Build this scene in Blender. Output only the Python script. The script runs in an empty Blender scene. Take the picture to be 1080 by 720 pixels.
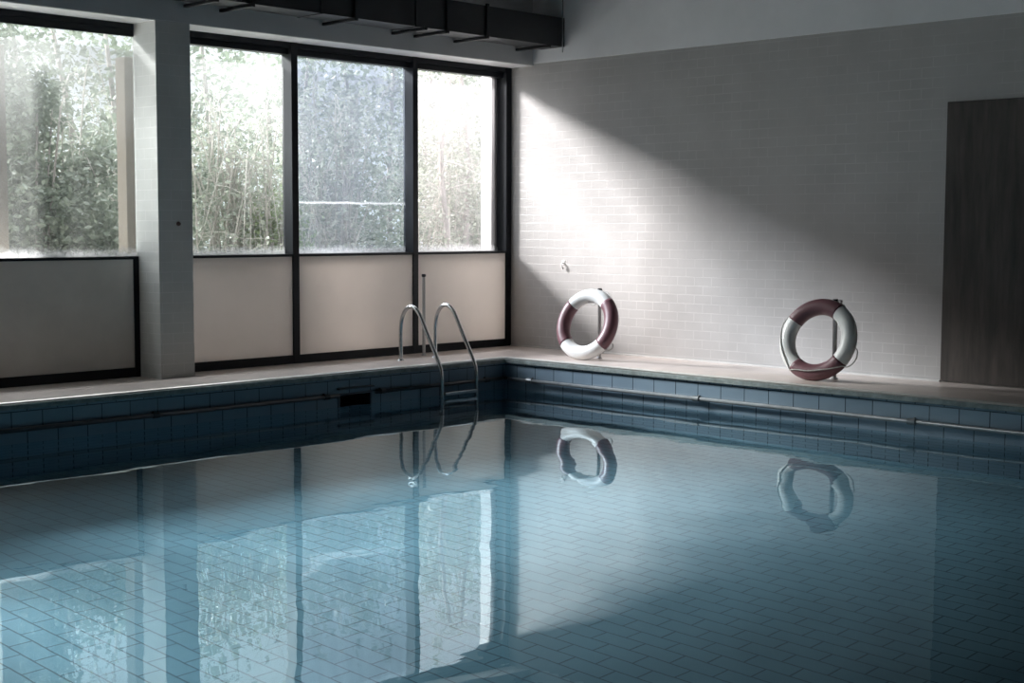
import bpy, bmesh, math, random
from mathutils import Vector, Matrix

random.seed(7)
D = bpy.data
SC = bpy.context.scene
COL = SC.collection
PI = math.pi

# ------------------------------------------------------------------ materials
def new_mat(name):
    m = D.materials.new(name); m.use_nodes = True
    nt = m.node_tree; nt.nodes.clear()
    out = nt.nodes.new('ShaderNodeOutputMaterial')
    return m, nt, out

def N(nt, typ, **kw):
    n = nt.nodes.new(typ)
    for k, v in kw.items():
        if k in n.inputs: n.inputs[k].default_value = v
        else: setattr(n, k, v)
    return n

def L(nt, a, b): nt.links.new(a, b)

def principled(name, col, rough=.5, metal=0., noise=0., nscale=4., bump=0., bscale=60., spec=.5, stretch=None):
    m, nt, out = new_mat(name)
    b = N(nt, 'ShaderNodeBsdfPrincipled')
    b.inputs['Roughness'].default_value = rough
    b.inputs['Metallic'].default_value = metal
    b.inputs['Specular IOR Level'].default_value = spec
    b.inputs['Base Color'].default_value = (*col, 1)
    tc = N(nt, 'ShaderNodeTexCoord')
    mp = N(nt, 'ShaderNodeMapping')
    if stretch: mp.inputs['Scale'].default_value = stretch
    L(nt, tc.outputs['Object'], mp.inputs['Vector'])
    if noise:
        n = N(nt, 'ShaderNodeTexNoise', Scale=nscale, Detail=6., Roughness=.6)
        L(nt, mp.outputs[0], n.inputs['Vector'])
        r = N(nt, 'ShaderNodeMapRange')
        r.inputs['From Min'].default_value = .3; r.inputs['From Max'].default_value = .7
        r.inputs['To Min'].default_value = 1 - noise; r.inputs['To Max'].default_value = 1 + noise
        L(nt, n.outputs['Fac'], r.inputs['Value'])
        mx = N(nt, 'ShaderNodeMix', data_type='RGBA', blend_type='MULTIPLY')
        mx.inputs['Factor'].default_value = 1
        mx.inputs[6].default_value = (*col, 1)
        L(nt, r.outputs[0], mx.inputs[7])
        L(nt, mx.outputs[2], b.inputs['Base Color'])
    if bump:
        n2 = N(nt, 'ShaderNodeTexNoise', Scale=bscale, Detail=4.)
        L(nt, mp.outputs[0], n2.inputs['Vector'])
        bp = N(nt, 'ShaderNodeBump', Strength=bump, Distance=.01)
        L(nt, n2.outputs['Fac'], bp.inputs['Height'])
        L(nt, bp.outputs[0], b.inputs['Normal'])
    L(nt, b.outputs[0], out.inputs['Surface'])
    return m

def brick_mat(name, axes, size, c1, c2, grout, mortar, rough=.35, off=(0, 0), bump=.35, spec=.5, patchy=0., smooth=.1):
    """tiles in running bond, axes = (u axis, v axis) of the object's own coordinates"""
    m, nt, out = new_mat(name)
    b = N(nt, 'ShaderNodeBsdfPrincipled', Roughness=rough)
    b.inputs['Specular IOR Level'].default_value = spec
    tc = N(nt, 'ShaderNodeTexCoord')
    sp = N(nt, 'ShaderNodeSeparateXYZ'); L(nt, tc.outputs['Object'], sp.inputs[0])
    cb = N(nt, 'ShaderNodeCombineXYZ')
    for i, ax in enumerate(axes):
        ad = N(nt, 'ShaderNodeMath', operation='ADD'); ad.inputs[1].default_value = off[i]
        L(nt, sp.outputs[ax], ad.inputs[0]); L(nt, ad.outputs[0], cb.inputs[i])
    br = N(nt, 'ShaderNodeTexBrick', Scale=1.)
    br.offset = .5
    br.inputs['Brick Width'].default_value = size[0]; br.inputs['Row Height'].default_value = size[1]
    br.inputs['Mortar Size'].default_value = mortar; br.inputs['Mortar Smooth'].default_value = smooth
    br.inputs['Color1'].default_value = (*c1, 1); br.inputs['Color2'].default_value = (*c2, 1)
    br.inputs['Mortar'].default_value = (*grout, 1)
    L(nt, cb.outputs[0], br.inputs['Vector'])
    col = br.outputs['Color']
    if patchy:                       # grout partly painted over: joints fade in and out
        n = N(nt, 'ShaderNodeTexNoise', Scale=1.6, Detail=5., Roughness=.7)
        L(nt, tc.outputs['Object'], n.inputs['Vector'])
        r = N(nt, 'ShaderNodeMapRange'); r.inputs['From Min'].default_value = .42; r.inputs['From Max'].default_value = .62
        L(nt, n.outputs['Fac'], r.inputs['Value'])
        mx = N(nt, 'ShaderNodeMix', data_type='RGBA'); mx.inputs[6].default_value = (*c1, 1)
        mul = N(nt, 'ShaderNodeMath', operation='MULTIPLY'); mul.inputs[1].default_value = patchy
        L(nt, r.outputs[0], mul.inputs[0])
        ad = N(nt, 'ShaderNodeMath', operation='ADD'); ad.inputs[1].default_value = 1 - patchy
        L(nt, mul.outputs[0], ad.inputs[0])
        L(nt, ad.outputs[0], mx.inputs['Factor']); L(nt, br.outputs['Color'], mx.inputs[7])
        col = mx.outputs[2]
    n3 = N(nt, 'ShaderNodeTexNoise', Scale=2.2, Detail=5.)
    L(nt, tc.outputs['Object'], n3.inputs['Vector'])
    r3 = N(nt, 'ShaderNodeMapRange'); r3.inputs['From Min'].default_value = .3; r3.inputs['From Max'].default_value = .7
    r3.inputs['To Min'].default_value = .93; r3.inputs['To Max'].default_value = 1.05
    L(nt, n3.outputs['Fac'], r3.inputs['Value'])
    m3 = N(nt, 'ShaderNodeMix', data_type='RGBA', blend_type='MULTIPLY'); m3.inputs['Factor'].default_value = 1
    L(nt, col, m3.inputs[6]); L(nt, r3.outputs[0], m3.inputs[7])
    L(nt, m3.outputs[2], b.inputs['Base Color'])
    if bump:
        iv = N(nt, 'ShaderNodeMath', operation='SUBTRACT'); iv.inputs[0].default_value = 1
        L(nt, br.outputs['Fac'], iv.inputs[1])
        bp = N(nt, 'ShaderNodeBump', Strength=bump, Distance=.004)
        L(nt, iv.outputs[0], bp.inputs['Height']); L(nt, bp.outputs[0], b.inputs['Normal'])
    L(nt, b.outputs[0], out.inputs['Surface'])
    return m

def pane_mat(name, dirt, tint, dirt_col, streak=.05, low=1.09, fade=.17, line=None, haze=.20):
    """clear glass under a film of dust: streaks, specks and a pale glow painted along the lower edge"""
    m, nt, out = new_mat(name)
    tc = N(nt, 'ShaderNodeTexCoord')
    sp = N(nt, 'ShaderNodeSeparateXYZ'); L(nt, tc.outputs['Object'], sp.inputs[0])
    mp = N(nt, 'ShaderNodeMapping'); mp.inputs['Scale'].default_value = (1, 1, .25)
    L(nt, tc.outputs['Object'], mp.inputs['Vector'])
    n = N(nt, 'ShaderNodeTexNoise', Scale=9., Detail=8., Roughness=.7); L(nt, mp.outputs[0], n.inputs['Vector'])
    r = N(nt, 'ShaderNodeMapRange'); r.inputs['From Min'].default_value = .35; r.inputs['From Max'].default_value = .75
    r.inputs['To Min'].default_value = max(0., dirt - streak * .6); r.inputs['To Max'].default_value = dirt + streak
    L(nt, n.outputs['Fac'], r.inputs['Value'])
    n2 = N(nt, 'ShaderNodeTexNoise', Scale=22., Detail=3.); L(nt, tc.outputs['Object'], n2.inputs['Vector'])
    h = N(nt, 'ShaderNodeMath', operation='MULTIPLY_ADD'); h.inputs[1].default_value = .10; 
    L(nt, n2.outputs['Fac'], h.inputs[0]); L(nt, sp.outputs[2], h.inputs[2])
    g = N(nt, 'ShaderNodeMapRange', interpolation_type='SMOOTHSTEP')
    g.inputs['From Min'].default_value = low + .04; g.inputs['From Max'].default_value = low + fade
    g.inputs['To Min'].default_value = .62; g.inputs['To Max'].default_value = 0.  # white glow along the lower edge, put into the dust film
    L(nt, h.outputs[0], g.inputs['Value'])
    ad = N(nt, 'ShaderNodeMath', operation='ADD', use_clamp=True)
    L(nt, r.outputs[0], ad.inputs[0]); L(nt, g.outputs[0], ad.inputs[1])
    hz = N(nt, 'ShaderNodeMapRange', interpolation_type='SMOOTHSTEP')
    hz.inputs['From Min'].default_value = 2.0; hz.inputs['From Max'].default_value = 3.0
    hz.inputs['To Min'].default_value = 0.; hz.inputs['To Max'].default_value = haze  # upper dust band, strengthened to whiten the pane and light the soffit
    L(nt, sp.outputs[2], hz.inputs['Value'])
    ct = N(nt, 'ShaderNodeMapRange'); ct.inputs['From Min'].default_value = 3.035; ct.inputs['From Max'].default_value = 3.05
    ct.inputs['To Min'].default_value = 1.; ct.inputs['To Max'].default_value = 0.
    L(nt, sp.outputs[2], ct.inputs['Value'])
    hm = N(nt, 'ShaderNodeMath', operation='MULTIPLY'); L(nt, hz.outputs[0], hm.inputs[0]); L(nt, ct.outputs[0], hm.inputs[1])
    ah = N(nt, 'ShaderNodeMath', operation='ADD', use_clamp=True); L(nt, ad.outputs[0], ah.inputs[0]); L(nt, hm.outputs[0], ah.inputs[1])
    fac = ah.outputs[0]
    if line:                        # a dried tide mark across the pane
        d = N(nt, 'ShaderNodeMath', operation='SUBTRACT'); d.inputs[1].default_value = line
        nz = N(nt, 'ShaderNodeTexNoise', Scale=5., Detail=4.); L(nt, tc.outputs['Object'], nz.inputs['Vector'])
        zz = N(nt, 'ShaderNodeMath', operation='MULTIPLY_ADD'); zz.inputs[1].default_value = .03
        L(nt, nz.outputs['Fac'], zz.inputs[0]); L(nt, sp.outputs[2], zz.inputs[2])
        L(nt, zz.outputs[0], d.inputs[0])
        ab = N(nt, 'ShaderNodeMath', operation='ABSOLUTE'); L(nt, d.outputs[0], ab.inputs[0])
        lr = N(nt, 'ShaderNodeMapRange'); lr.inputs['From Max'].default_value = .02
        lr.inputs['To Min'].default_value = .26; lr.inputs['To Max'].default_value = 0
        L(nt, ab.outputs[0], lr.inputs['Value'])
        up = N(nt, 'ShaderNodeMapRange'); up.inputs['From Min'].default_value = line - .02; up.inputs['From Max'].default_value = line + .02
        up.inputs['To Min'].default_value = -.09; up.inputs['To Max'].default_value = 0
        L(nt, zz.outputs[0], up.inputs['Value'])
        a2 = N(nt, 'ShaderNodeMath', operation='ADD'); L(nt, lr.outputs[0], a2.inputs[0]); L(nt, up.outputs[0], a2.inputs[1])
        a3 = N(nt, 'ShaderNodeMath', operation='ADD', use_clamp=True); L(nt, a2.outputs[0], a3.inputs[0]); L(nt, fac, a3.inputs[1])
        fac = a3.outputs[0]
    cm = N(nt, 'ShaderNodeMix', data_type='RGBA'); cm.inputs[6].default_value = (*dirt_col, 1); cm.inputs[7].default_value = (.55, .55, .56, 1)
    cf = N(nt, 'ShaderNodeMath', operation='MULTIPLY_ADD', use_clamp=True); cf.inputs[1].default_value = 1.1; cf.inputs[2].default_value = 0
    L(nt, g.outputs[0], cf.inputs[0])
    if line:                        # the mark itself is pale lime
        cl = N(nt, 'ShaderNodeMath', operation='MULTIPLY'); cl.inputs[1].default_value = 2.6
        L(nt, lr.outputs[0], cl.inputs[0]); L(nt, cl.outputs[0], cf.inputs[2])
    L(nt, cf.outputs[0], cm.inputs['Factor'])
    tr = N(nt, 'ShaderNodeBsdfTransparent', Color=(*tint, 1))
    tl = N(nt, 'ShaderNodeBsdfTranslucent', Color=(*dirt_col, 1))
    df = N(nt, 'ShaderNodeBsdfDiffuse', Color=(*[c * .5 for c in dirt_col], 1)); L(nt, cm.outputs[2], tl.inputs['Color'])
    md = N(nt, 'ShaderNodeMixShader', Fac=.2); L(nt, tl.outputs[0], md.inputs[1]); L(nt, df.outputs[0], md.inputs[2])
    mm = N(nt, 'ShaderNodeMixShader'); L(nt, fac, mm.inputs[0]); L(nt, tr.outputs[0], mm.inputs[1]); L(nt, md.outputs[0], mm.inputs[2])
    gl = N(nt, 'ShaderNodeBsdfGlossy', Roughness=.02, Color=(.9, .9, .9, 1))
    lw = N(nt, 'ShaderNodeLayerWeight', Blend=.5)
    pw = N(nt, 'ShaderNodeMath', operation='POWER'); pw.inputs[1].default_value = 5.; L(nt, lw.outputs['Facing'], pw.inputs[0])
    fr = N(nt, 'ShaderNodeMath', operation='MULTIPLY_ADD'); fr.inputs[1].default_value = .5; fr.inputs[2].default_value = .02
    L(nt, pw.outputs[0], fr.inputs[0])
    mg = N(nt, 'ShaderNodeMixShader'); L(nt, fr.outputs[0], mg.inputs[0]); L(nt, mm.outputs[0], mg.inputs[1]); L(nt, gl.outputs[0], mg.inputs[2])
    L(nt, mg.outputs[0], out.inputs['Surface'])
    return m

def leaf_mat(name, c1, c2, trans=.35):
    m, nt, out = new_mat(name)
    tc = N(nt, 'ShaderNodeTexCoord')
    n = N(nt, 'ShaderNodeTexNoise', Scale=7., Detail=3.); L(nt, tc.outputs['Object'], n.inputs['Vector'])
    mx = N(nt, 'ShaderNodeMix', data_type='RGBA'); mx.inputs[6].default_value = (*c1, 1); mx.inputs[7].default_value = (*c2, 1)
    r = N(nt, 'ShaderNodeMapRange'); r.inputs['From Min'].default_value = .35; r.inputs['From Max'].default_value = .65
    L(nt, n.outputs['Fac'], r.inputs['Value']); L(nt, r.outputs[0], mx.inputs['Factor'])
    b = N(nt, 'ShaderNodeBsdfPrincipled', Roughness=.4); L(nt, mx.outputs[2], b.inputs['Base Color'])
    t = N(nt, 'ShaderNodeBsdfTranslucent'); L(nt, mx.outputs[2], t.inputs['Color'])
    ms = N(nt, 'ShaderNodeMixShader', Fac=trans); L(nt, b.outputs[0], ms.inputs[1]); L(nt, t.outputs[0], ms.inputs[2])
    L(nt, ms.outputs[0], out.inputs['Surface'])
    return m

def water_mat():
    m, nt, out = new_mat('pool water')
    tc = N(nt, 'ShaderNodeTexCoord')
    mp = N(nt, 'ShaderNodeMapping'); mp.inputs['Rotation'].default_value = (0, 0, .5); mp.inputs['Scale'].default_value = (1, 2.2, 1)
    L(nt, tc.outputs['Object'], mp.inputs['Vector'])
    n = N(nt, 'ShaderNodeTexNoise', Scale=2.2, Detail=2., Roughness=.4); L(nt, mp.outputs[0], n.inputs['Vector'])
    bp = N(nt, 'ShaderNodeBump', Strength=.13, Distance=.006); L(nt, n.outputs['Fac'], bp.inputs['Height'])
    g = N(nt, 'ShaderNodeBsdfGlass', Roughness=0., IOR=1.333, Color=WATER_TINT)
    L(nt, bp.outputs[0], g.inputs['Normal'])
    L(nt, g.outputs[0], out.inputs['Surface'])
    return m

WATER_TINT = (.83, .96, 1., 1)
TILE_W, TILE_H = .265, .1325
M = {}
WALLC = ((.47, .462, .452), (.452, .444, .434))
PIERC = ((.62, .63, .61), (.605, .615, .595))
M['tile_x'] = brick_mat('wall tile facing the pool', (1, 2), (.228, .097), *WALLC, (.545, .537, .525), .0045, .30, (.03, .5), .3, patchy=.85)
M['tile_pier_y'] = brick_mat('pier tile front', (0, 2), (.228, .097), *PIERC, (.71, .71, .70), .004, .32, (.06, .5), .3, patchy=.6)
M['tile_pier_x'] = brick_mat('pier tile side', (1, 2), (.228, .097), *PIERC, (.71, .71, .70), .004, .32, (.02, .5), .3, patchy=.6)
PT = ((.19, .255, .315), (.175, .24, .30))
M['pool_x'] = brick_mat('pool tile on side wall', (1, 2), (TILE_W, TILE_H), *PT, (.035, .05, .065), .0045, .18, (5.114 + TILE_W * 40, .083 + TILE_H * 30), .25)
M['pool_y'] = brick_mat('pool tile on window wall', (0, 2), (TILE_W, TILE_H), *PT, (.035, .05, .065), .0045, .18, (6.676 + TILE_W * 40, .083 + TILE_H * 30), .25)
M['pool_z'] = brick_mat('pool tile on the bottom', (1, 0), (TILE_W, TILE_H), (.185, .295, .36), (.176, .284, .348), (.085, .125, .16), .0055, .4, (40 * TILE_W, 40 * TILE_H), 0)
M['plaster'] = principled('painted plaster', (.86, .87, .88), .7, noise=.05, nscale=1.5, bump=.15, bscale=40)
M['beam'] = principled('painted concrete beam', (.62, .64, .65), .7, noise=.05, nscale=2, bump=.15, bscale=40)
M['ceiling'] = principled('ceiling boards', (.14, .145, .15), .8, noise=.06)
M['backwall'] = principled('dim rendered wall', (.12, .125, .13), .7, noise=.06)
M['deck'] = principled('worn beige deck', (.60, .52, .475), .33, noise=.14, nscale=2.2, bump=.2, bscale=30)
M['nosing'] = principled('smooth nosing paled for highlight', (.78, .76, .73), .16, noise=.1, nscale=10, spec=.7)  # pale tone stands in for the light caught along the deck edge
M['coping'] = principled('weathered coping stone', (.19, .225, .22), .5, noise=.35, nscale=14, bump=.4, bscale=90)
M['frame'] = principled('dark painted frame', (.008, .010, .014), .4, spec=.25, noise=.15, nscale=6)
def board_mat(name, col, fac):
    '''board with translucency added to brighten it: scatters some of the daylight behind it through to the room'''
    m, nt, out = new_mat(name)
    tc = N(nt, 'ShaderNodeTexCoord'); n = N(nt, 'ShaderNodeTexNoise', Scale=2.5, Detail=5.); L(nt, tc.outputs['Object'], n.inputs['Vector'])
    r = N(nt, 'ShaderNodeMapRange'); r.inputs['To Min'].default_value = .92; r.inputs['To Max'].default_value = 1.04; L(nt, n.outputs['Fac'], r.inputs['Value'])
    mx = N(nt, 'ShaderNodeMix', data_type='RGBA', blend_type='MULTIPLY'); mx.inputs['Factor'].default_value = 1; mx.inputs[6].default_value = (*col, 1)
    L(nt, r.outputs[0], mx.inputs[7])
    d = N(nt, 'ShaderNodeBsdfPrincipled', Roughness=.55); tl = N(nt, 'ShaderNodeBsdfTranslucent')
    L(nt, mx.outputs[2], d.inputs['Base Color']); L(nt, mx.outputs[2], tl.inputs['Color'])
    ms = N(nt, 'ShaderNodeMixShader', Fac=fac); L(nt, d.outputs[0], ms.inputs[1]); L(nt, tl.outputs[0], ms.inputs[2]); L(nt, ms.outputs[0], out.inputs['Surface'])
    return m
M['panel_shaded'] = principled('infill board darkened for shade', (.68, .655, .615), .55, noise=.07, nscale=2.5, bump=.1, bscale=25)  # darker opaque version of the board, its shade put into the colour
M['panel'] = board_mat('infill board brightened by translucency', (.84, .79, .755), .29)  # pale tone and translucency added to lift the brightness of these boards
M['wood'] = principled('dark stained wood', (.062, .052, .045), .5, noise=.5, nscale=3.0, bump=.2, bscale=10, stretch=(4, 4, .5))
M['duct'] = principled('dark duct sheet', (.016, .018, .021), .45, noise=.2, nscale=3)
M['iron'] = principled('black bracket iron', (.014, .015, .017), .5, noise=.1)
M['steel'] = principled('polished steel', (.55, .56, .56), .22, metal=1., noise=.08, nscale=20)
M['pipe_shaded'] = principled('pipe darkened for shade', (.035, .042, .05), .45, noise=.2, nscale=12)  # dark tone stands for the shade this pipe lies in
M['pipe'] = principled('dull steel pipe', (.15, .165, .175), .35, metal=.3, noise=.2, nscale=12)
M['post'] = principled('galvanised post', (.50, .50, .50), .5, metal=.1, noise=.1)
M['cap'] = principled('dark post cap', (.05, .055, .06), .5)
M['ring_white'] = principled('white ring shell', (.76, .76, .74), .38, noise=.08, nscale=9)
M['ring_red'] = principled('faded maroon band', (.165, .075, .088), .42, noise=.15, nscale=8)
M['rope'] = principled('grubby white rope', (.42, .41, .39), .8, noise=.2, nscale=40)
M['recess'] = principled('dark skimmer throat', (.03, .04, .05), .5, noise=.1)
M['lip'] = principled('skimmer lip', (.06, .08, .10), .4, noise=.1)
M['white'] = principled('white gloss', (.86, .855, .84), .4, noise=.05)
M['grout'] = principled('pale cove grout', (.56, .55, .53), .6, noise=.1)
M['rust'] = principled('rusty bolt', (.10, .06, .05), .7, noise=.2)
M['jamb'] = principled('white outer jamb', (.80, .79, .77), .6, noise=.05)
M['lichen'] = principled('lichen spotted lintel', (.20, .19, .17), .9, noise=.75, nscale=7, bump=.5)
M['ground'] = principled('pale ground outside', (.80, .79, .76), .95, noise=.3, nscale=1.5)
M['outpost'] = principled('cream outside post', (.24, .205, .165), .7, noise=.15, nscale=3, stretch=(1, 1, .3))
M['bark'] = principled('grey bark', (.30, .27, .25), .9, noise=.35, nscale=9, stretch=(1, 1, .3))
M['twig'] = principled('pale twig', (.42, .39, .35), .9, noise=.3, nscale=6)
M['leaf_dark'] = leaf_mat('dusty green leaf', (.13, .16, .12), (.22, .25, .19))
M['leaf_pale'] = leaf_mat('pale leaf', (.36, .37, .32), (.24, .27, .20), .45)
M['leaf_green'] = leaf_mat('fresh green leaf', (.17, .24, .10), (.25, .31, .16), .45)
M['pane'] = pane_mat('dusty window glass', .04, (.95, .97, .97), (.34, .345, .34))
M['pane_first'] = pane_mat('first window glass', .09, (.93, .945, .945), (.22, .225, .222), haze=.26)
M['pane_thick'] = pane_mat('thickly dusted window glass', .30, (.93, .96, 1.), (.095, .105, .124), streak=.15, line=1.66, haze=.14)
M['pane_pale'] = pane_mat('pale dusty window glass', .09, (.96, .95, .96), (.38, .365, .37), streak=.06, haze=.13)
M['water'] = water_mat()

# ------------------------------------------------------------------ mesh helpers
def mesh_obj(name, bm, mat, parent=None, smooth=False):
    me = D.meshes.new(name)
    bm.normal_update(); bm.to_mesh(me); bm.free()
    for mm in (mat if isinstance(mat, (list, tuple)) else [mat]): me.materials.append(mm)
    if smooth:
        for p in me.polygons: p.use_smooth = True
    o = D.objects.new(name, me); COL.objects.link(o)
    if parent: o.parent = parent
    return o

def add_box(bm, x0, x1, y0, y1, z0, z1, bevel=0., mi=0):
    b = bmesh.new()
    bmesh.ops.create_cube(b, size=1)
    bmesh.ops.scale(b, vec=(x1 - x0, y1 - y0, z1 - z0), verts=b.verts)
    bmesh.ops.translate(b, vec=((x0 + x1) / 2, (y0 + y1) / 2, (z0 + z1) / 2), verts=b.verts)
    if bevel:
        bmesh.ops.bevel(b, geom=list(b.edges), offset=bevel, segments=2, affect='EDGES', profile=.6)
    for f in b.faces: f.material_index = mi
    t = D.meshes.new('t'); b.to_mesh(t); b.free(); bm.from_mesh(t); D.meshes.remove(t)

def box(name, x0, x1, y0, y1, z0, z1, mat, parent=None, bevel=.003):
    bm = bmesh.new(); add_box(bm, x0, x1, y0, y1, z0, z1, bevel)
    return mesh_obj(name, bm, mat, parent)

def add_tube(bm, pts, r, seg=10, closed=False, cap=True):
    """swept tube; r a number or a list"""
    pts = [Vector(p) for p in pts]; n = len(pts)
    rr = r if isinstance(r, (list, tuple)) else [r] * n
    rings = []; prev = None
    for i, p in enumerate(pts):
        a = pts[i - 1] if (i > 0 or closed) else pts[i]
        b = pts[(i + 1) % n] if (i < n - 1 or closed) else pts[i]
        t = (b - a).normalized()
        if prev is None:
            ref = Vector((0, 0, 1)) if abs(t.z) < .9 else Vector((1, 0, 0))
            u = t.cross(ref).normalized()
        else:
            u = (prev - t * prev.dot(t)).normalized()
        prev = u; w = t.cross(u)
        rings.append([bm.verts.new(p + (u * math.cos(2 * PI * k / seg) + w * math.sin(2 * PI * k / seg)) * rr[i]) for k in range(seg)])
    m = n if closed else n - 1
    for i in range(m):
        A, B = rings[i], rings[(i + 1) % n]
        for k in range(seg):
            bm.faces.new((A[k], A[(k + 1) % seg], B[(k + 1) % seg], B[k]))
    if cap and not closed:
        bm.faces.new(list(reversed(rings[0]))); bm.faces.new(rings[-1])

def smooth_path(ctrl, sub=6):
    """Catmull-Rom through the control points"""
    P = [Vector(p) for p in ctrl]; out = []
    for i in range(len(P) - 1):
        p0 = P[max(i - 1, 0)]; p1 = P[i]; p2 = P[i + 1]; p3 = P[min(i + 2, len(P) - 1)]
        for k in range(sub):
            t = k / sub
            out.append(.5 * ((2 * p1) + (p2 - p0) * t + (2 * p0 - 5 * p1 + 4 * p2 - p3) * t * t + (3 * p1 - p0 - 3 * p2 + p3) * t ** 3))
    out.append(P[-1]); return out

def tube(name, pts, r, mat, parent=None, seg=12):
    bm = bmesh.new(); add_tube(bm, pts, r, seg)
    return mesh_obj(name, bm, mat, parent, True)

def cyl(name, x, y, z0, z1, r, mat, parent=None, seg=20, bevel=.003):
    bm = bmesh.new()
    bmesh.ops.create_cone(bm, cap_ends=True, segments=seg, radius1=r, radius2=r, depth=z1 - z0)
    bmesh.ops.translate(bm, vec=(x, y, (z0 + z1) / 2), verts=bm.verts)
    if bevel:
        ed = [e for e in bm.edges if abs(e.verts[0].co.z - e.verts[1].co.z) < 1e-6]
        bmesh.ops.bevel(bm, geom=ed, offset=bevel, segments=2, affect='EDGES')
    return mesh_obj(name, bm, mat, parent)

def quad(bm, *pts):
    return bm.faces.new([bm.verts.new(p) for p in pts])

def struct(o, label=None):
    o['kind'] = 'structure'
    if label: o['label'] = label
    return o

def empty(name, loc=(0, 0, 0)):
    o = D.objects.new(name, None); o.location = loc; o.empty_display_size = .1
    COL.objects.link(o); return o

def tag(o, label, cat, group=None, kind=None):
    o['label'] = label; o['category'] = cat
    if group: o['group'] = group
    if kind: o['kind'] = kind
    return o

def thing(name, label, cat, loc=(0, 0, 0), group=None):
    return tag(empty(name, loc), label, cat, group)

def to_local(root):
    """children were built in world coordinates; keep them where they are under a moved root"""
    inv = Matrix.Translation(-root.location)
    for c in root.children:
        c.data.transform(inv)

# ------------------------------------------------------------------ layout (metres)
XW, YW = .478, .463            # tiled wall plane, window wall plane
ZB = -.056                     # deck level along the walls
PX, PY = -1.072, -.9655        # pool edges
PX2, PY2 = -10.4, -18.6
RX, RY = -14.2, -20.5          # far walls of the room
ZC = 5.2                       # ceiling
ZS = 3.298                     # underside of the beam
YF = .095                      # front of beam and piers
ZWATER = -.34
ZBOT = -1.75

# ---- deck
bm = bmesh.new()
def loop(x0, y0, x1, y1, z): return [bm.verts.new(v) for v in ((x0, y0, z), (x1, y0, z), (x1, y1, z), (x0, y1, z))]
def off(d, z): return loop(PX2 - d, PY2 - d, PX + d, PY + d, z)
loops = [off(.022 * (1 - math.cos(a)), -.022 + .022 * math.sin(a)) for a in (0, .3, .6, .9, 1.2, PI / 2)]
loops += [off(.30, 0), off(.5, 0)]
loops += [loop(PX2 - 1.18, PY2 - 1.06, PX + 1.18, PY + 1.06, ZB), loop(RX, RY, XW + .3, YW + .3, ZB)]
for q, (A, B) in enumerate(zip(loops, loops[1:])):
    for k in range(4):
        f = bm.faces.new((A[k], A[(k + 1) % 4], B[(k + 1) % 4], B[k])); f.material_index = 1 if q < 5 else 0; f.smooth = q < 5
for f in bm.faces:
    f.normal_update()
    if f.normal.z < 0: f.normal_flip()
struct(mesh_obj('floor', bm, [M['deck'], M['nosing']]), 'beige poolside deck around the pool')

# coping face under the deck edge
bm = bmesh.new()
o_, i_ = .0, .035
add_box(bm, PX2 + o_, PX, PY - .03, PY - .001, -.062, -.021, .003)
add_box(bm, PX - .03, PX - .002, PY2, PY - .03, -.062, -.021, .003)
add_box(bm, PX2, PX, PY2, PY2 + .03, -.062, -.021, .003)
add_box(bm, PX2, PX2 + .03, PY2 + .03, PY - .03, -.062, -.021, .003)
struct(mesh_obj('trim_1', bm, M['coping']), 'weathered coping edge of the pool')

# ---- pool basin
SK = (-3.354, -2.975, -.353, -.228)   # skimmer mouth in the window-side pool wall: x0, x1, z0, z1
def grid_wall(name, quads, mat):
    b = bmesh.new()
    for q in quads: quad(b, *q)
    return struct(mesh_obj(name, b, mat))
x0, x1, z0, z1 = SK
def yq(a, b, c, d): return ((a, PY, c), (b, PY, c), (b, PY, d), (a, PY, d))
grid_wall('pool_wall_window', [yq(PX2, x0, ZBOT, -.03), yq(x1, PX, ZBOT, -.03), yq(x0, x1, ZBOT, z0), yq(x0, x1, z1, -.03)], M['pool_y'])
def xq(X, a, b, c, d): return ((X, b, c), (X, a, c), (X, a, d), (X, b, d))
grid_wall('pool_wall_right', [xq(PX, PY2, PY, ZBOT, -.03)], M['pool_x'])
grid_wall('pool_wall_left', [xq(PX2, PY, PY2, ZBOT, -.03)], M['pool_x'])
grid_wall('pool_wall_back', [((PX, PY2, ZBOT), (PX2, PY2, ZBOT), (PX2, PY2, -.03), (PX, PY2, -.03))], M['pool_y'])
grid_wall('pool_floor', [((PX2, PY2, ZBOT), (PX, PY2, ZBOT), (PX, PY, ZBOT), (PX2, PY, ZBOT))], M['pool_z'])

# ---- water: a sheet with very low real ripples
bm = bmesh.new()
nx, ny = 140, 260
vs = []
waves = [(random.uniform(0, 2 * PI), random.uniform(.45, 1.3), random.uniform(0, 6.28)) for _ in range(14)]
def wz(x, y):
    z = 0
    for a, lam, ph in waves:
        z += lam * math.sin((x * math.cos(a) + y * math.sin(a)) * 2 * PI / lam + ph)
    return z * WAVE
WAVE = .00014
for j in range(ny + 1):
    row = []
    for i in range(nx + 1):
        x = PX2 + (PX - PX2) * i / nx; y = PY2 + (PY - PY2) * j / ny
        row.append(bm.verts.new((x, y, ZWATER + wz(x, y))))
    vs.append(row)
for j in range(ny):
    for i in range(nx):
        bm.faces.new((vs[j][i], vs[j][i + 1], vs[j + 1][i + 1], vs[j + 1][i]))
water = mesh_obj('pool_water', bm, M['water'], smooth=True)
tag(water, 'still clear blue water filling the tiled pool', 'water', kind='stuff')

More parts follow.
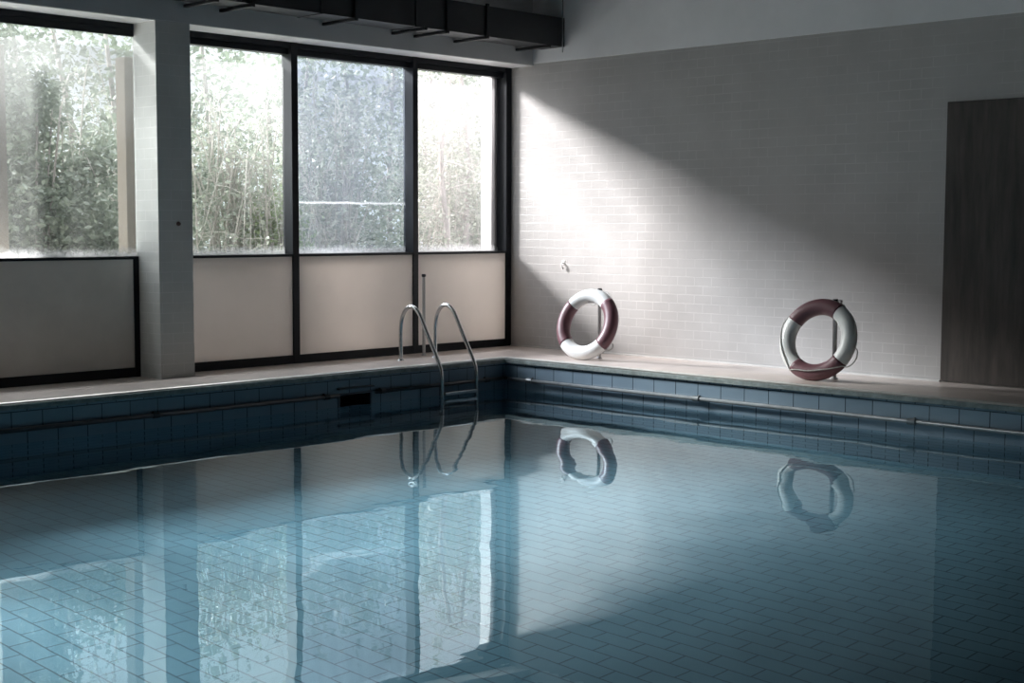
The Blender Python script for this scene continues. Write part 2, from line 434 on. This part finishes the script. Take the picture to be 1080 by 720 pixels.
# ---- room shell
def wall(name, x0, x1, y0, y1, z0, z1, mat, label=None): return struct(box(name, x0, x1, y0, y1, z0, z1, mat, None, 0), label)
wall('wall_right', XW, XW + .3, RY, YW + .13, ZB - .1, 3.315, M['tile_x'], 'white glazed tile wall behind the lifebuoys')
wr = box('wall_right_plaster', XW - .012, XW + .3, RY, YF - .001, 3.315, ZC, M['plaster'], None, .004); struct(wr, 'plain plaster above the tiled wall')
wall('wall_left', RX - .2, RX, RY, YW, ZB - .1, ZC, M['backwall'])
wall('wall_back', RX - .2, XW + .3, RY - .2, RY, ZB - .1, ZC, M['backwall'])
wall('ceiling', RX - .2, XW + .3, RY - .2, .7, ZC, ZC + .2, M['ceiling'])
struct(box('trim_3', RX, XW, YF + .004, .62, ZS - .006, ZS + .002, M['white'], None, 0), 'soffit over the windows with an added white skin to brighten it')  # white skin added so the beam underside looks lit from below
bmb = box('beam', RX, XW, YF, .62, ZS, ZC, M['beam'], None, .004); struct(bmb, 'deep beam over the windows')
struct(box('baseboard_right', XW - .022, XW + .01, -5.205, YW - .02, ZB - .01, ZB + .016, M['grout'], None, .006))

def pier(x0, x1):
    b = bmesh.new()
    add_box(b, x0, x1, YF, YW + .035, ZB - .1, ZS, .006)
    o = mesh_obj('column', b, [M['tile_pier_y'], M['tile_pier_x']])
    for p in o.data.polygons: p.material_index = 1 if abs(p.normal.x) > .7 else 0
    return struct(o)
pier(-4.647, -4.272)['label'] = 'square tiled column between the windows'
pier(-10.12, -9.745)

# ---- windows along the pool: frame, pane, sill rail, infill board, base rail
GY = YW + .125                 # glass plane
def window(n, x0, x1, pane, left=True, right=True, wl=.078, wr=.078, GY=YW + .125):
    """opening from x0 to x1; its own mullion on the right-hand side (and on the left where asked)"""
    w = empty('window_%d' % n, (0, 0, 0)); struct(w)
    b = bmesh.new()
    if left: add_box(b, x0 - wl, x0, YW - .012, GY + .03, ZB, ZS, .004)
    if right: add_box(b, x1, x1 + wr, YW - .012, GY + .03, ZB, ZS, .004)
    add_box(b, x0, x1, YW, GY + .03, 3.235, ZS, .003)
    add_box(b, x0, x1, min(YW + .045, GY - .006), GY + .03, 3.172, 3.236, .003)
    mesh_obj('window_frame', b, M['frame'], w)
    box('sill_rail', x0, x1, YW - .008, GY + .03, 1.072, 1.100, M['frame'], w)
    box('base_rail', x0, x1, YW - .008, YW + .05, ZB - .01, .035, M['frame'], w)
    box('infill_panel', x0, x1, YW + .004, YW + .04, .035, 1.072, M['panel_shaded'] if x1 < -4.5 else M['panel'], w, .002)
    box('window_pane', x0, x1, GY, GY + .006, 1.099, 3.173, pane, w, 0)
    return w
w1 = window(1, -6.40, -4.650, M['pane_first'], True, False, .08, GY=YW + .012)
box('panel_mullion', -4.70, -4.648, YW - .014, YW + .06, ZB, 1.100, M['frame'], w1)
window(2, -4.272, -2.815, M['pane'], False, True, wr=.083)
window(3, -2.732, -1.118, M['pane_thick'], False, True, wr=.076)
window(4, -1.042, .388, M['pane_pale'], False, True, wr=.09)
window(5, -8.10, -6.48, M['pane'], True, False, .08)
window(6, -9.745, -8.18, M['pane'], False, False)
window(7, -11.85, -10.12, M['pane'], True, False)
window(8, -14.2, -11.93, M['pane'], False, False)

# outside reveal seen through the last pane, and the lintel outside the first three
struct(box('trim_2', .305, XW + .3, YW + .16, YW + .34, -.3, 3.4, M['jamb'], None, .004), 'white outer jamb beside the last window')

# ---- wooden door in the tiled wall
dr = empty('door_1', (0, 0, 0)); struct(dr, 'dark brown wooden door in the tiled wall')
box('door_leaf', XW - .022, XW + .05, -6.55, -5.212, ZB + .012, 2.561, M['wood'], dr, .004)

# ------------------------------------------------------------------ duct on brackets
duct = thing('ventilation_duct', 'long black ventilation duct bracketed to the beam above the windows', 'duct', (-4., -.23, 3.47))
b = bmesh.new(); add_box(b, -12., .472, -.41, -.05, 3.470, 3.800, .004)
mesh_obj('duct_body', b, M['duct'], duct)
for x in (-9.2, -7.6, -6.0, -4.8, -3.1, -1.85):
    b = bmesh.new(); add_box(b, x - .012, x + .012, -.425, -.035, 3.462, 3.815, .003)
    mesh_obj('duct_flange', b, M['duct'], duct)
for x in (-9.6, -8.1, -6.6, -5.3, -4.32, -3.92, -2.67, -1.73, -1.41, -.81, .19):
    b = bmesh.new()
    add_box(b, x - .02, x + .02, -.435, YF, 3.440, 3.470, .003)
    add_box(b, x - .018, x + .018, -.437, -.411, 3.440, 3.475 if x in (.19, -1.73) else 4.3 if x == -1.41 else 3.82, .003)
    mesh_obj('bracket', b, M['iron'], duct)
b = bmesh.new(); add_tube(b, [(.40, -.44, 3.40), (.40, -.44, ZC)], .006, 8); mesh_obj('hanger_rod', b, M['pipe'], duct, True)
to_local(duct)

# ------------------------------------------------------------------ lifebuoys and posts
def ring_frame():
    n = Vector((-.949, -.05, .31)).normalized()
    u = Vector((n.y, -n.x, 0)).normalized() * 1
    if u.y > 0: u = -u
    v = n.cross(u)
    if v.z < 0: v = -v
    return n, u, v
RN, RU, RV = ring_frame()
RR, RT = .311, .072
def torus_arc(bm, a0, a1, R, r, seg=48, ts=20, closed=False):
    rings = []
    cnt = seg if closed else seg + 1
    for i in range(cnt):
        a = a0 + (a1 - a0) * i / seg
        d = RU * math.cos(a) + RV * math.sin(a)
        rings.append([bm.verts.new(d * (R + r * 1.04 * math.cos(2 * PI * k / ts)) + RN * (r * .96 * math.sin(2 * PI * k / ts))) for k in range(ts)])
    m = seg if closed else seg
    for i in range(m):
        A = rings[i]; B = rings[(i + 1) % cnt]
        for k in range(ts): bm.faces.new((A[k], A[(k + 1) % ts], B[(k + 1) % ts], B[k]))
    if not closed:
        bm.faces.new(rings[0]); bm.faces.new(list(reversed(rings[-1])))
    bmesh.ops.recalc_face_normals(bm, faces=bm.faces)

def ring_pt(deg, R, lift):
    a = math.radians(deg)
    return (RU * math.cos(a) + RV * math.sin(a)) * R + RN * lift

def lifebuoy(loc, label, reds, rope_ctrl, group):
    root = thing('lifebuoy', label, 'lifebuoy', loc, group)
    b = bmesh.new(); torus_arc(b, 0, 2 * PI, RR, RT, 72, 24, True)
    mesh_obj('ring_body', b, M['ring_white'], root, True)
    for a0, a1 in reds:
        b = bmesh.new(); torus_arc(b, math.radians(a0), math.radians(a1), RR, RT + .002, 24, 24)
        o = mesh_obj('red_band', b, M['ring_red'], root, True); o['label'] = 'maroon band'
    for ctrl in rope_ctrl:
        pts = smooth_path([ring_pt(*c) for c in ctrl], 8)
        b = bmesh.new(); add_tube(b, pts, .0055, 8)
        mesh_obj('grab_rope', b, M['rope'], root, True)
    return root
CZ = RR * RV.z + RT + .001
# first ring: white above and below, maroon at the sides
lifebuoy((-.652, -1.761, CZ), 'lifebuoy with white top and bottom beside the pool corner', [(139, 225), (-41, 49)],
         [[(50, RR + RT * 1.05, .015), (70, RR + .085, -.03), (95, RR + .05, -.074), (120, RR - .02, -.077), (140, RR + .07, -.02)],
          [(72, RR - .072, .02), (85, RR - .10, .0), (98, RR - .073, .015)],
          [(-41, RR + RT * 1.06, .0), (-37, RR + .115, -.02), (-31, RR + .12, -.03), (-27, RR + .085, -.03)]],
         'lifebuoys on the deck')
# second ring: maroon above and below, white at the sides
lifebuoy((-.646, -4.562, CZ), 'lifebuoy with maroon top and bottom before the door', [(58, 149), (235, 325)],
         [[(150, RR + RT * 1.02, .02), (162, RR + .075, .035), (178, RR + .045, .062), (200, RR + .028, .072), (222, RR + .03, .072), (236, RR + .06, .055)],
          [(236, RR + .07, .045), (246, RR + .03, .076), (268, RR + .005, .082), (292, RR + .01, .080), (310, RR + .045, .066), (322, RR + .075, .03)],
          [(322, RR + .075, .03), (327, RR + .12, .02), (338, RR + .135, .01), (348, RR + .11, .0), (352, RR + .076, .0)],
          [(56, RR + .077, .0), (66, RR + .077, -.02), (90, RR + .078, -.02), (120, RR + .078, -.02), (150, RR + .077, 0)]],
         'lifebuoys on the deck')

def post(x, y, z0, z1, r, label, group='posts on the deck'):
    t = thing('post', label, 'post', (x, y, z0), group)
    cyl('pole', x, y, z0, z1 - .03, r, M['post'], t)
    cyl('cap', x, y, z1 - .032, z1, r * 1.35, M['cap'], t, bevel=.005)
    cyl('base_flange', x, y, z0, z0 + .012, r * 1.7, M['post'], t)
    to_local(t)
    return t
post(-.44, -1.752, -.0075, .742, .0185, 'steel post behind the lifebuoy with white top')
p2 = post(-.435, -4.61, -.008, .735, .0215, 'steel post behind the lifebuoy with maroon top')
b = bmesh.new(); add_box(b, -.435 - .012, -.435 + .028, -4.672, -4.575, .655, .73, .012)
for vv in b.verts: vv.co -= p2.location
mesh_obj('hook_bracket', b, M['post'], p2)
post(-1.19, .2, ZB, .86, .018, 'bare steel post standing near the windows behind the ladder')

# ------------------------------------------------------------------ pool ladder
lad = thing('pool_ladder', 'stainless steel pool ladder with two curved handrails near the corner', 'ladder', (-1.905, -.495, 0))
prof = [(-.495, 0), (-.495, .15), (-.497, .34), (-.522, .455), (-.578, .535), (-.654, .568), (-.722, .548), (-.785, .492), (-.85, .388),
        (-.94, .235), (-1.035, .08), (-1.095, -.035), (-1.118, -.13), (-1.122, -.25), (-1.122, -.6), (-1.122, -1.05), (-1.122, -1.35)]
for X in (-2.15, -1.66):
    pts = smooth_path([(X, y, z) for y, z in prof], 6)
    tube('handrail', pts, .0205, M['steel'], lad, 16)
    b = bmesh.new(); bmesh.ops.create_cone(b, cap_ends=True, segments=20, radius1=.04, radius2=.03, depth=.014)
    bmesh.ops.translate(b, vec=(X, -.495, .007), verts=b.verts); mesh_obj('escutcheon', b, M['steel'], lad)
for z in (-.30, -.57, -.84, -1.11):
    b = bmesh.new(); add_box(b, -2.135, -1.675, -1.165, -1.085, z - .016, z + .016, .006)
    mesh_obj('tread', b, M['steel'], lad)
for X in (-2.15, -1.66):
    b = bmesh.new(); add_tube(b, [(X, -1.122, -1.28), (X, PY - .002, -1.28)], .012, 10); mesh_obj('wall_stay', b, M['steel'], lad, True)
to_local(lad)

# ------------------------------------------------------------------ rails along the pool walls
ra = thing('grab_rail', 'grey pipe rail along the tiled pool wall below the lifebuoys', 'rail', (PX - .05, -6., -.225))
tube('pipe', [(PX - .05, -1.06, -.225), (PX - .05, -17.8, -.225)], .019, M['pipe'], ra, 14)
for y in (-1.371, -3.546, -5.779, -8., -10.2, -12.4, -14.6, -16.8):
    b = bmesh.new()
    add_tube(b, [(PX - .05, y - .034, -.225), (PX - .05, y + .034, -.225)], .028, 16)
    add_tube(b, [(PX - .05, y, -.225), (PX - .025, y, -.215), (PX - .003, y, -.20)], .011, 10)
    mesh_obj('bracket', b, M['pipe'], ra)
to_local(ra)
rb = thing('grab_rail', 'shaded pipe rail along the pool wall under the windows', 'rail', (-5., PY - .05, -.222))
for a, c in ((-1.11, -2.94), (-3.40, -10.3)):
    tube('pipe', [(a, PY - .05, -.222), (c, PY - .05, -.222)], .019, M['pipe_shaded'], rb, 14)
for x in (-1.40, -2.85, -3.55, -5.4, -7.3, -9.2):
    b = bmesh.new()
    add_tube(b, [(x - .028, PY - .05, -.222), (x + .028, PY - .05, -.222)], .0255, 16)
    add_tube(b, [(x, PY - .05, -.222), (x, PY - .025, -.212), (x, PY - .003, -.20)], .011, 10)
    mesh_obj('bracket', b, M['pipe_shaded'], rb)
to_local(rb)

# ------------------------------------------------------------------ skimmer
sk = thing('pool_skimmer', 'dark skimmer opening in the tiled pool wall below the middle window', 'skimmer', ((x0 + x1) / 2, PY, z0))
b = bmesh.new()
for q in (((x0, PY, z0), (x0, PY + .3, z0), (x0, PY + .3, z1), (x0, PY, z1)), ((x1, PY, z0), (x1, PY, z1), (x1, PY + .3, z1), (x1, PY + .3, z0)),
          ((x0, PY, z1), (x0, PY + .3, z1), (x1, PY + .3, z1), (x1, PY, z1)), ((x0, PY, z0), (x1, PY, z0), (x1, PY + .3, z0), (x0, PY + .3, z0)),
          ((x0, PY + .3, z0), (x1, PY + .3, z0), (x1, PY + .3, z1), (x0, PY + .3, z1))):
    quad(b, *q)
mesh_obj('throat', b, M['recess'], sk)
b = bmesh.new()
add_box(b, x0 - .02, x1 + .02, PY - .014, PY + .002, z1, z1 + .02, .002)
add_box(b, x0 - .02, x0, PY - .012, PY + .002, z0 - .02, z1, .002)
add_box(b, x1, x1 + .02, PY - .012, PY + .002, z0 - .02, z1, .002)
mesh_obj('mouth_frame', b, M['lip'], sk)
b = bmesh.new(); add_box(b, x0 - .03, x1 + .03, PY - .045, PY + .002, z1 + .055, z1 + .072, .004)
mesh_obj('overhanging_lip', b, M['lip'], sk)
to_local(sk)

# ------------------------------------------------------------------ small fixings
hk = thing('wall_hook', 'small white hook screwed to the tiled wall near the corner', 'hook', (XW, -.414, .90))
b = bmesh.new(); add_tube(b, smooth_path([(XW - .004, -.40, .975), (XW - .03, -.405, .962), (XW - .038, -.414, .93), (XW - .03, -.42, .905), (XW - .018, -.424, .915)], 5), .008, 8)
mesh_obj('hook', b, M['white'], hk, True)
box('plate', XW - .006, XW + .001, -.425, -.385, .945, 1.0, M['white'], hk, .002)
to_local(hk)
b = bmesh.new(); bmesh.ops.create_cone(b, cap_ends=True, segments=6, radius1=.022, radius2=.018, depth=.022)
bmesh.ops.rotate(b, matrix=Matrix.Rotation(PI / 2, 3, 'X'), verts=b.verts)
bl = mesh_obj('bolt', b, M['rust'], None); bl.location = (-4.433, YF - .008, 1.411)
tag(bl, 'rusty bolt head on the front of the tiled column', 'bolt')

# ------------------------------------------------------------------ outside
bm = bmesh.new(); quad(bm, (-40, .63, -.25), (30, .63, -.25), (30, 45, -.25), (-40, 45, -.25))
struct(mesh_obj('ground_outside', bm, M['ground']))

def leaves(pts, size, jitter=.5):
    vs, fs = [], []
    for p in pts:
        s = size * random.uniform(1 - jitter, 1 + jitter)
        d = Vector((random.gauss(0, 1), random.gauss(0, 1), random.gauss(0, .7))).normalized()
        e = d.orthogonal().normalized(); e.rotate(Matrix.Rotation(random.uniform(0, 6.28), 3, d))
        p = Vector(p); i = len(vs); nn = d.cross(e) * s * .12
        vs += [p - d * s, p + e * s * .55 + nn, p + d * s, p - e * s * .55 + nn]
        fs.append((i, i + 1, i + 2, i + 3))
    return vs, fs

def leaf_obj(name, pts, size, mat, parent):
    vs, fs = leaves(pts, size)
    me = D.meshes.new(name); me.from_pydata([tuple(v) for v in vs], [], fs); me.materials.append(mat)
    o = D.objects.new(name, me); COL.objects.link(o); o.parent = parent; return o

def clumpy(n, c, rad, clumps, spread, zmin=0.05, bottom=True):
    cs = []
    while len(cs) < clumps:
        d = Vector((random.uniform(-1, 1), random.uniform(-1, 1), random.uniform(-1, 1)))
        if .25 < d.length < 1: cs.append(Vector((c[0] + d.x * rad[0], c[1] + d.y * rad[1], c[2] + d.z * rad[2])))
    out = []
    while len(out) < n:
        k = random.choice(cs)
        p = (k.x + random.gauss(0, spread), k.y + random.gauss(0, spread), k.z + random.gauss(0, spread))
        if p[2] > zmin and p[1] > 1.15: out.append(p)
    return out

GZ = -.25
def leafy_bush(loc, rad, n, size, mat, label, h, clumps=60, spread=.13, stems=7):
    t = thing('shrub', label, 'shrub', (loc[0], loc[1], GZ), 'shrubs outside the windows')
    b = bmesh.new()
    for k in range(stems):
        a = random.uniform(0, 6.28); q = random.uniform(.2, .7)
        add_tube(b, smooth_path([(.05 * math.cos(a), .05 * math.sin(a), -.02), (rad[0] * q * .5 * math.cos(a), rad[1] * q * .5 * math.sin(a), h * .45),
                                 (rad[0] * q * math.cos(a), rad[1] * q * math.sin(a), h * .9)], 4), [.022 - .0018 * i for i in range(9)], 6)
    mesh_obj('stems', b, M['bark'], t, True)
    pts = clumpy(n, (loc[0], loc[1], GZ + h * .52), (rad[0], rad[1], h * .5), clumps, spread, GZ + .05)
    leaf_obj('foliage', [(p[0] - loc[0], p[1] - loc[1], p[2] - GZ) for p in pts], size, mat, t)
    return t

def branchy_bush(loc, rad, h, stems, twigs, nleaf, lsize, mat, label, r0=.016, arch=0.):
    """arching bare branches with side twigs and a few leaves"""
    t = thing('shrub', label, 'shrub', (loc[0], loc[1], GZ), 'shrubs outside the windows')
    b = bmesh.new(); tips = []
    for k in range(stems):
        a = random.uniform(0, 6.28); q = random.uniform(.2, 1.)
        hh = h * random.uniform(.6, 1.)
        base = Vector((random.gauss(0, .12), random.gauss(0, .1), -.02))
        ctrl = [base, base + Vector((rad * q * .3 * math.cos(a), rad * q * .3 * math.sin(a), hh * .5)),
                Vector((rad * q * .75 * math.cos(a), rad * q * .6 * math.sin(a), hh)),
                Vector((rad * q * (1.2 + .5 * arch) * math.cos(a), rad * q * .9 * math.sin(a), hh * random.uniform(.75, 1.05) * (1 - .45 * arch)))]
        for c in ctrl[1:]:
            c.x += random.gauss(0, .1); c.y = max(c.y + random.gauss(0, .08), 1.2 - loc[1]); c.z += random.gauss(0, .08)
        path = smooth_path(ctrl, 5)
        add_tube(b, path, [r0 * (1 - .8 * i / (len(path) - 1)) for i in range(len(path))], 5)
        for w in range(twigs):
            i = random.randint(4, len(path) - 1); p = path[i]
            d = Vector((random.gauss(0, 1), random.gauss(0, .8), random.gauss(.1, .9))).normalized()
            ln = random.uniform(.2, .6)
            q1 = p + d * ln * .5 + Vector((0, 0, random.gauss(0, .04))); q2 = p + d * ln + Vector((0, 0, random.gauss(-.03, .08)))
            q1.y = max(q1.y, 1.15 - loc[1]); q2.y = max(q2.y, 1.15 - loc[1])
            tw = smooth_path([p, q1, q2], 3)
            add_tube(b, tw, [.0045 * (1 - .12 * j) for j in range(len(tw))], 4)
            tips += [tw[-1], tw[len(tw) // 2], tw[-2]]
    mesh_obj('branches', b, M['twig'], t, True)
    pts = []
    for k in range(nleaf):
        p = random.choice(tips); pts.append((p.x + random.gauss(0, .05), p.y + random.gauss(0, .05), p.z + random.gauss(0, .05)))
    leaf_obj('leaves', pts, lsize, mat, t)
    return t

SHRUBS = True
if SHRUBS:
    leafy_bush((-4.62, 2.6), (.98, .75), 17000, .040, M['leaf_dark'], 'dense dusty green shrub outside the first window', 3.2, 80, .15)
    leafy_bush((-5.65, 3.0), (1.0, .7), 17000, .042, M['leaf_dark'], 'shrub at the outer edge of the first window, heightened to shade the column', 5.0, 100, .16)  # mostly out of view; made tall and dense to shade the column
    branchy_bush((-4.1, 3.4), 1.1, 3.5, 26, 14, 2600, .035, M['leaf_pale'], 'pale loose shrub rising above the dense one in the first window', arch=.6)
    branchy_bush((-2.15, 2.5), .95, 3.2, 34, 18, 3000, .034, M['leaf_pale'], 'tangle of arching bare branches outside the second window', arch=1.)
    leafy_bush((-2.5, 3.6), (.9, .6), 6500, .045, M['leaf_dark'], 'dull green shrub behind the arching branches', 3.0, 45, .17)
    leafy_bush((-1.55, 2.3), (.42, .4), 3600, .036, M['leaf_green'], 'low fresh green shrub in the corner of the second window', 2.0, 26, .13)
    branchy_bush((-.35, 2.9), 1.0, 3.3, 30, 16, 3400, .038, M['leaf_pale'], 'pale shrub behind the thickly dusted pane')
    leafy_bush((.2, 3.8), (1.1, .6), 5000, .045, M['leaf_dark'], 'dark shrub further back behind the dusted pane', 2.4, 40, .17)
    branchy_bush((1.45, 2.7), .9, 3.2, 14, 18, 2400, .036, M['leaf_pale'], 'twiggy shrub with pale leaves outside the last window', arch=.8)
    branchy_bush((2.5, 3.8), 1.0, 3.6, 16, 18, 2600, .04, M['leaf_pale'], 'bare branched shrub behind the twiggy one in the last window')
    leafy_bush((2.2, 3.2), (.7, .6), 4200, .042, M['leaf_dark'], 'dark shrub low beside the last window', 1.9, 36, .16)
    for k, (x, y, h, bend, lab) in enumerate(((1.15, 2.35, 3.6, .12, 'slender pale trunk outside the last window, nearer the mullion'),
                                             (1.95, 2.6, 3.8, -.10, 'slender pale trunk outside the last window, nearer the corner'))):
        t = thing('young_tree', lab, 'tree', (x, y, GZ))
        b = bmesh.new()
        pth = smooth_path([(0, 0, -.02), (bend, .05, h * .35), (bend * .3, .1, h * .7), (bend * 1.6, .1, h)], 6)
        add_tube(b, pth, [.05 * (1 - .55 * i / (len(pth) - 1)) for i in range(len(pth))], 8)
        mesh_obj('trunk', b, M['bark'], t, True)
        b = bmesh.new(); tips = []
        for w in range(34):
            p = pth[random.randint(6, len(pth) - 1)]
            d = Vector((random.gauss(0, 1), random.gauss(0, .7), random.gauss(.4, .6))).normalized(); ln = random.uniform(.3, .8)
            tw = smooth_path([p, p + d * ln * .5 + Vector((0, 0, .04)), p + d * ln], 3)
            add_tube(b, tw, [.009 * (1 - .12 * j) for j in range(len(tw))], 4); tips += tw[2:]
        mesh_obj('branches', b, M['twig'], t, True)
        pts = [(p.x + random.gauss(0, .05), p.y + random.gauss(0, .05), p.z + random.gauss(0, .05)) for p in random.choices(tips, k=700)]
        leaf_obj('leaves', pts, .036, M['leaf_pale'], t)

def far_hedge(x0, x1, y, h, n, label):
    t = thing('hedge', label, 'hedge', ((x0 + x1) / 2, y, GZ))
    b = bmesh.new()
    for k in range(16):
        x = x0 - (x0 + x1) / 2 + (x1 - x0) * (k + .5) / 16
        add_tube(b, [(x, 0, -.02), (x + random.gauss(0, .15), random.gauss(0, .1), h * .5), (x + random.gauss(0, .3), random.gauss(0, .15), h * .85)], [.06, .045, .02], 6)
    mesh_obj('stems', b, M['bark'], t, True)
    pts = []
    while len(pts) < n:
        x = random.uniform(x0, x1); top = h * (.86 + .08 * math.sin(x * 1.7) + .06 * math.sin(x * 4.1 + 1))
        z = (1 - (1 - random.uniform(0.02, 1)) ** .62) * top * 1.04
        pts.append((x - (x0 + x1) / 2, random.gauss(0, .35), z + random.gauss(0, .06)))
    leaf_obj('foliage', pts, .066, M['leaf_dark'], t)
    return t
if SHRUBS:
    far_hedge(-5.5, 9.5, 8.2, 6.2, 36000, 'long tall hedge in the distance behind the window shrubs')

for x, lab in ((-4.40, 'cream concrete post outside beside the tiled column'), (-5.80, 'cream concrete post outside at the edge of the view')):
    b = bmesh.new(); add_box(b, x - .085, x + .085, .92, 1.09, GZ, 3.04, .01)
    o = mesh_obj('concrete_post', b, M['outpost']); tag(o, lab, 'post', 'concrete posts outside')

# ------------------------------------------------------------------ light
sun = D.lights.new('sun', 'SUN'); so = D.objects.new('sun', sun); COL.objects.link(so)
SUN_DIR = Vector((.42, -.79, -.465)).normalized()
so.rotation_euler = SUN_DIR.to_track_quat('-Z', 'Y').to_euler()
so.location = (-6, 8, 8)
sun.energy = 21.; sun.angle = math.radians(15); sun.color = (1, .985, .97)
sun.cycles.is_caustics_light = True
water.cycles.is_caustics_caster = True
for nm in ('pool_floor', 'pool_wall_right', 'pool_wall_left', 'pool_wall_window', 'pool_wall_back'):
    D.objects[nm].cycles.is_caustics_receiver = True

w = D.worlds.new('World'); SC.world = w; w.use_nodes = True
nt = w.node_tree; nt.nodes.clear()
bg = N(nt, 'ShaderNodeBackground', Strength=1.8); wo = N(nt, 'ShaderNodeOutputWorld')
bg.inputs['Color'].default_value = (.90, .95, 1., 1)
tcw = N(nt, 'ShaderNodeTexCoord'); spw = N(nt, 'ShaderNodeSeparateXYZ'); L(nt, tcw.outputs['Generated'], spw.inputs[0])
mrw = N(nt, 'ShaderNodeMapRange', interpolation_type='SMOOTHSTEP')        # overcast sky, brighter overhead
mrw.inputs['From Min'].default_value = .15; mrw.inputs['From Max'].default_value = .8
mrw.inputs['To Min'].default_value = 1.25; mrw.inputs['To Max'].default_value = 6.
L(nt, spw.outputs[2], mrw.inputs['Value']); L(nt, mrw.outputs[0], bg.inputs['Strength'])
L(nt, bg.outputs[0], wo.inputs['Surface'])

# ------------------------------------------------------------------ camera
cam = D.cameras.new('camera'); co = D.objects.new('camera', cam); COL.objects.link(co)
cam.sensor_width = 36; cam.lens = 1496.2 / 1080 * 36; cam.clip_start = .05; cam.clip_end = 200
yaw, pit, rol = .7684, -.0812, .0030
fw = Vector((math.cos(yaw) * math.cos(pit), math.sin(yaw) * math.cos(pit), math.sin(pit)))
rt = Vector((math.sin(yaw), -math.cos(yaw), 0)); up = rt.cross(fw)
r2 = rt * math.cos(rol) + up * math.sin(rol); u2 = -rt * math.sin(rol) + up * math.cos(rol)
co.matrix_world = Matrix(((r2.x, u2.x, -fw.x, -11.940), (r2.y, u2.y, -fw.y, -11.569), (r2.z, u2.z, -fw.z, 1.4), (0, 0, 0, 1)))
SC.camera = co

SC.view_settings.view_transform = 'Standard'
SC.view_settings.look = 'None'
SC.view_settings.gamma = 1
SC.view_settings.exposure = 0.12
SC.view_settings.use_curve_mapping = False
cy = SC.cycles
cy.use_denoising = True
cy.max_bounces = 10; cy.transparent_max_bounces = 24
cy.diffuse_bounces = 5; cy.glossy_bounces = 4; cy.transmission_bounces = 6
cy.caustics_reflective = False; cy.caustics_refractive = True
cy.sample_clamp_indirect = 6.
